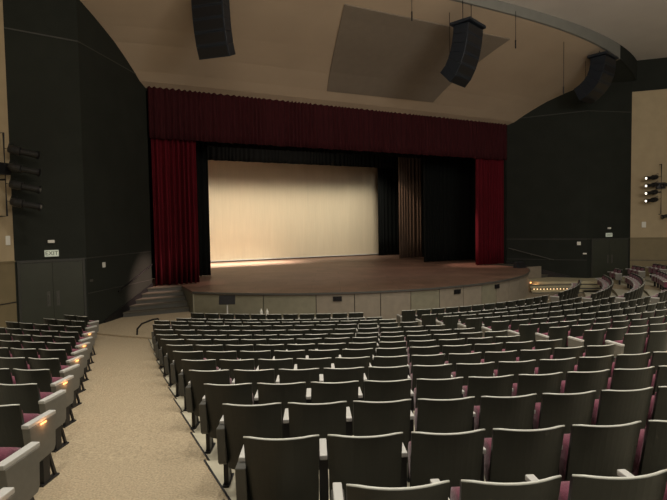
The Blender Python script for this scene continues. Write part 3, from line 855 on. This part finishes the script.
# ---------------------------------------------------------------- small things before the stage
ms = empty('music_stand', polW(13.35, -.70, 0)); tag(ms, 'dark music stand on a pale pole in front of the stage face', 'music stand')
bm = bmesh.new(); tube(bm, [(0, 0, .02), (0, 0, .95)], .028, 8); link('pole', bm, M['arm'], ms)
bm = bmesh.new(); box(bm, -.30, .30, -.02, .02, -.17, .17, 0, Matrix.Translation((0, 0, 1.08)) @ Matrix.Rotation(-.25, 4, 'X')); bevel(bm, .008, 1); link('desk', bm, M['blackmetal'], ms)
bm = bmesh.new()
for k in range(3):
    a = k * 2 * PI / 3; tube(bm, [(0, 0, .2), (.3 * math.cos(a), .3 * math.sin(a), .012)], .01, 6)
link('tripod', bm, M['blackmetal'], ms)
st_ = empty('low_stool', polW(13.1, -.598, 0), A0 - .6); tag(st_, 'low dark stool carrying two white bottles before the stage face', 'stool')
bm = bmesh.new(); box(bm, -.26, .26, -.16, .16, .44, .48); bevel(bm, .008, 1); link('seat', bm, M['blackmetal'], st_)
for lx in (-.22, .22):
    for ly in (-.12, .12):
        bm = bmesh.new(); box(bm, lx - .018, lx + .018, ly - .018, ly + .018, 0, .439); link('leg', bm, M['blackmetal'], st_)
for k, (ph, wrd) in enumerate(((-.607, 'left one of the pair'), (-.590, 'right one of the pair'))):
    bm = bmesh.new(); tube(bm, [(0, 0, 0), (0, 0, .16), (0, 0, .20), (0, 0, .25)], [.05, .05, .022, .02], 10)
    o = link('water_bottle', bm, M['white'], None, polW(12.27, ph + 0.0, .38 if False else 0)); 
    o.location = polW(13.1, ph, .481); tag(o, 'small white bottle on the low stool before the stage, ' + wrd, 'bottle')
mon = empty('stage_monitor', W(9.0, 2.6, ZS + .002), A0); tag(mon, 'small dark round-looking monitor speaker on the right stage corner', 'speaker')
bm = bmesh.new(); hexa(bm, [Vector(p) for p in ((-.3, -.2, 0), (.3, -.2, 0), (.3, .25, 0), (-.3, .25, 0))], [Vector(p) for p in ((-.3, .02, .34), (.3, .02, .34), (.3, .2, .34), (-.3, .2, .34))]); bevel(bm, .02, 2); link('cabinet', bm, M['speaker'], mon)
bm = bmesh.new(); hexa(bm, [Vector(p) for p in ((-.25, -.195, .04), (.25, -.195, .04), (.25, -.18, .04), (-.25, -.18, .04))], [Vector(p) for p in ((-.25, -.02, .31), (.25, -.02, .31), (.25, -.005, .31), (-.25, -.005, .31))]); link('grille', bm, M['blackmetal'], mon)
# black curved rail at the foot of the left aisle
ar = empty('aisle_rail', (-5.85, 16.1, zf(12))); tag(ar, 'short black curved rail at the foot of the carpeted aisle', 'rail')
bm = bmesh.new(); tube(bm, [(-.62, .1, .0), (-.6, .1, .25), (-.45, .1, .42), (-.1, .1, .55), (.1, .1, .58)], .03, 8); link('rail', bm, M['blackmetal'], ar)
bm = bmesh.new(); tube(bm, [(.1, .1, .0), (.1, .1, .58)], .022, 8); link('post', bm, M['blackmetal'], ar)
# ---------------------------------------------------------------- light
def area(name, loc, target, size, energy, col, sy=None, spread=None):
    l = bpy.data.lights.new(name, 'AREA'); l.energy = energy; l.color = col; l.size = size
    if sy: l.shape = 'RECTANGLE'; l.size_y = sy
    if spread: l.spread = spread
    o = bpy.data.objects.new(name, l); C.objects.link(o); o.location = loc
    o.rotation_euler = (Vector(target) - Vector(loc)).to_track_quat('-Z', 'Y').to_euler(); return o
def spot(name, loc, target, energy, col, ang, blend=.6, rad=.15):
    l = bpy.data.lights.new(name, 'SPOT'); l.energy = energy; l.color = col; l.spot_size = math.radians(ang); l.spot_blend = blend; l.shadow_soft_size = rad
    o = bpy.data.objects.new(name, l); C.objects.link(o); o.location = loc
    o.rotation_euler = (Vector(target) - Vector(loc)).to_track_quat('-Z', 'Y').to_euler(); return o
WARM = (1.0, .80, .56)
# house downlights recessed in the ceiling
for i, (x, y, e) in enumerate(((-1, 6, 1250), (3, 3, 1150), (-3, 12, 1150), (6, 9, 900), (11, 14, 900), (-7, 8, 800), (4, 14, 550), (-2, 0, 1300), (9, 3, 800), (14, 20, 1000))):
    spot('house_downlight', (x, y, 13.0), (x, y, 0), e, (1.0, .94, .82), 112, .8, .25)
# unseen fill areas added over the rear seats to brighten the ceilings
area('added_ceiling_fill', (2, 3, 9.5), (2.5, 20, 13.0), 9, 720, (1.0, .84, .66), 1.5)
area('added_ceiling_fill', (10, 3, 7.5), (13, 14, 13.2), 6, 900, (1.0, .94, .86), 2)
# stage wash
area('stage_wash', W(0, -10.4, 9.0), W(0, -13.8, 1.0), 18, 330, (1.0, .89, .74), .5, 1.4)
area('stage_wash', W(-4, -10.9, 9.4), W(-4, -11.1, 0), 8, 800, (1.0, .87, .72), .3, .7)
area('stage_work_light', W(-1, -6.0, 10.0), W(-1, -6.5, 0), 7, 260, (1.0, .78, .64), 2)
area('stage_front_light', W(2, -.9, 9.2), W(2, 0.9, 0), 10, 50, (1.0, .74, .60), .5, 1.5)
spot('leg_light', W(3, -2.2, 9.5), W(9.0, -.2, .9), 3200, (1.0, .6, .5), 28, .9)
spot('leg_light', W(3, -7, 10.9), W(8.9, -8.6, 5.0), 2200, (1.0, .75, .55), 22, .8)
spot('leg_light', W(-4, -.4, 9.3), W(-8.5, 0, .8), 1000, (1.0, .6, .5), 16, 1.0)
spot('leg_light', W(-2, 3.0, 9.0), W(-11.0, .6, 1.3), 12000, (1.0, .66, .54), 13, 1.0, .05)
w = bpy.data.worlds.new('World'); bpy.context.scene.world = w; w.use_nodes = True
w.node_tree.nodes['Background'].inputs[0].default_value = (1.0, .9, .74, 1); w.node_tree.nodes['Background'].inputs[1].default_value = .2
sc = bpy.context.scene
sc.view_settings.view_transform = 'Standard'; sc.view_settings.look = 'None'; sc.view_settings.gamma = 1; sc.view_settings.exposure = 0.0
sc.view_settings.use_curve_mapping = False
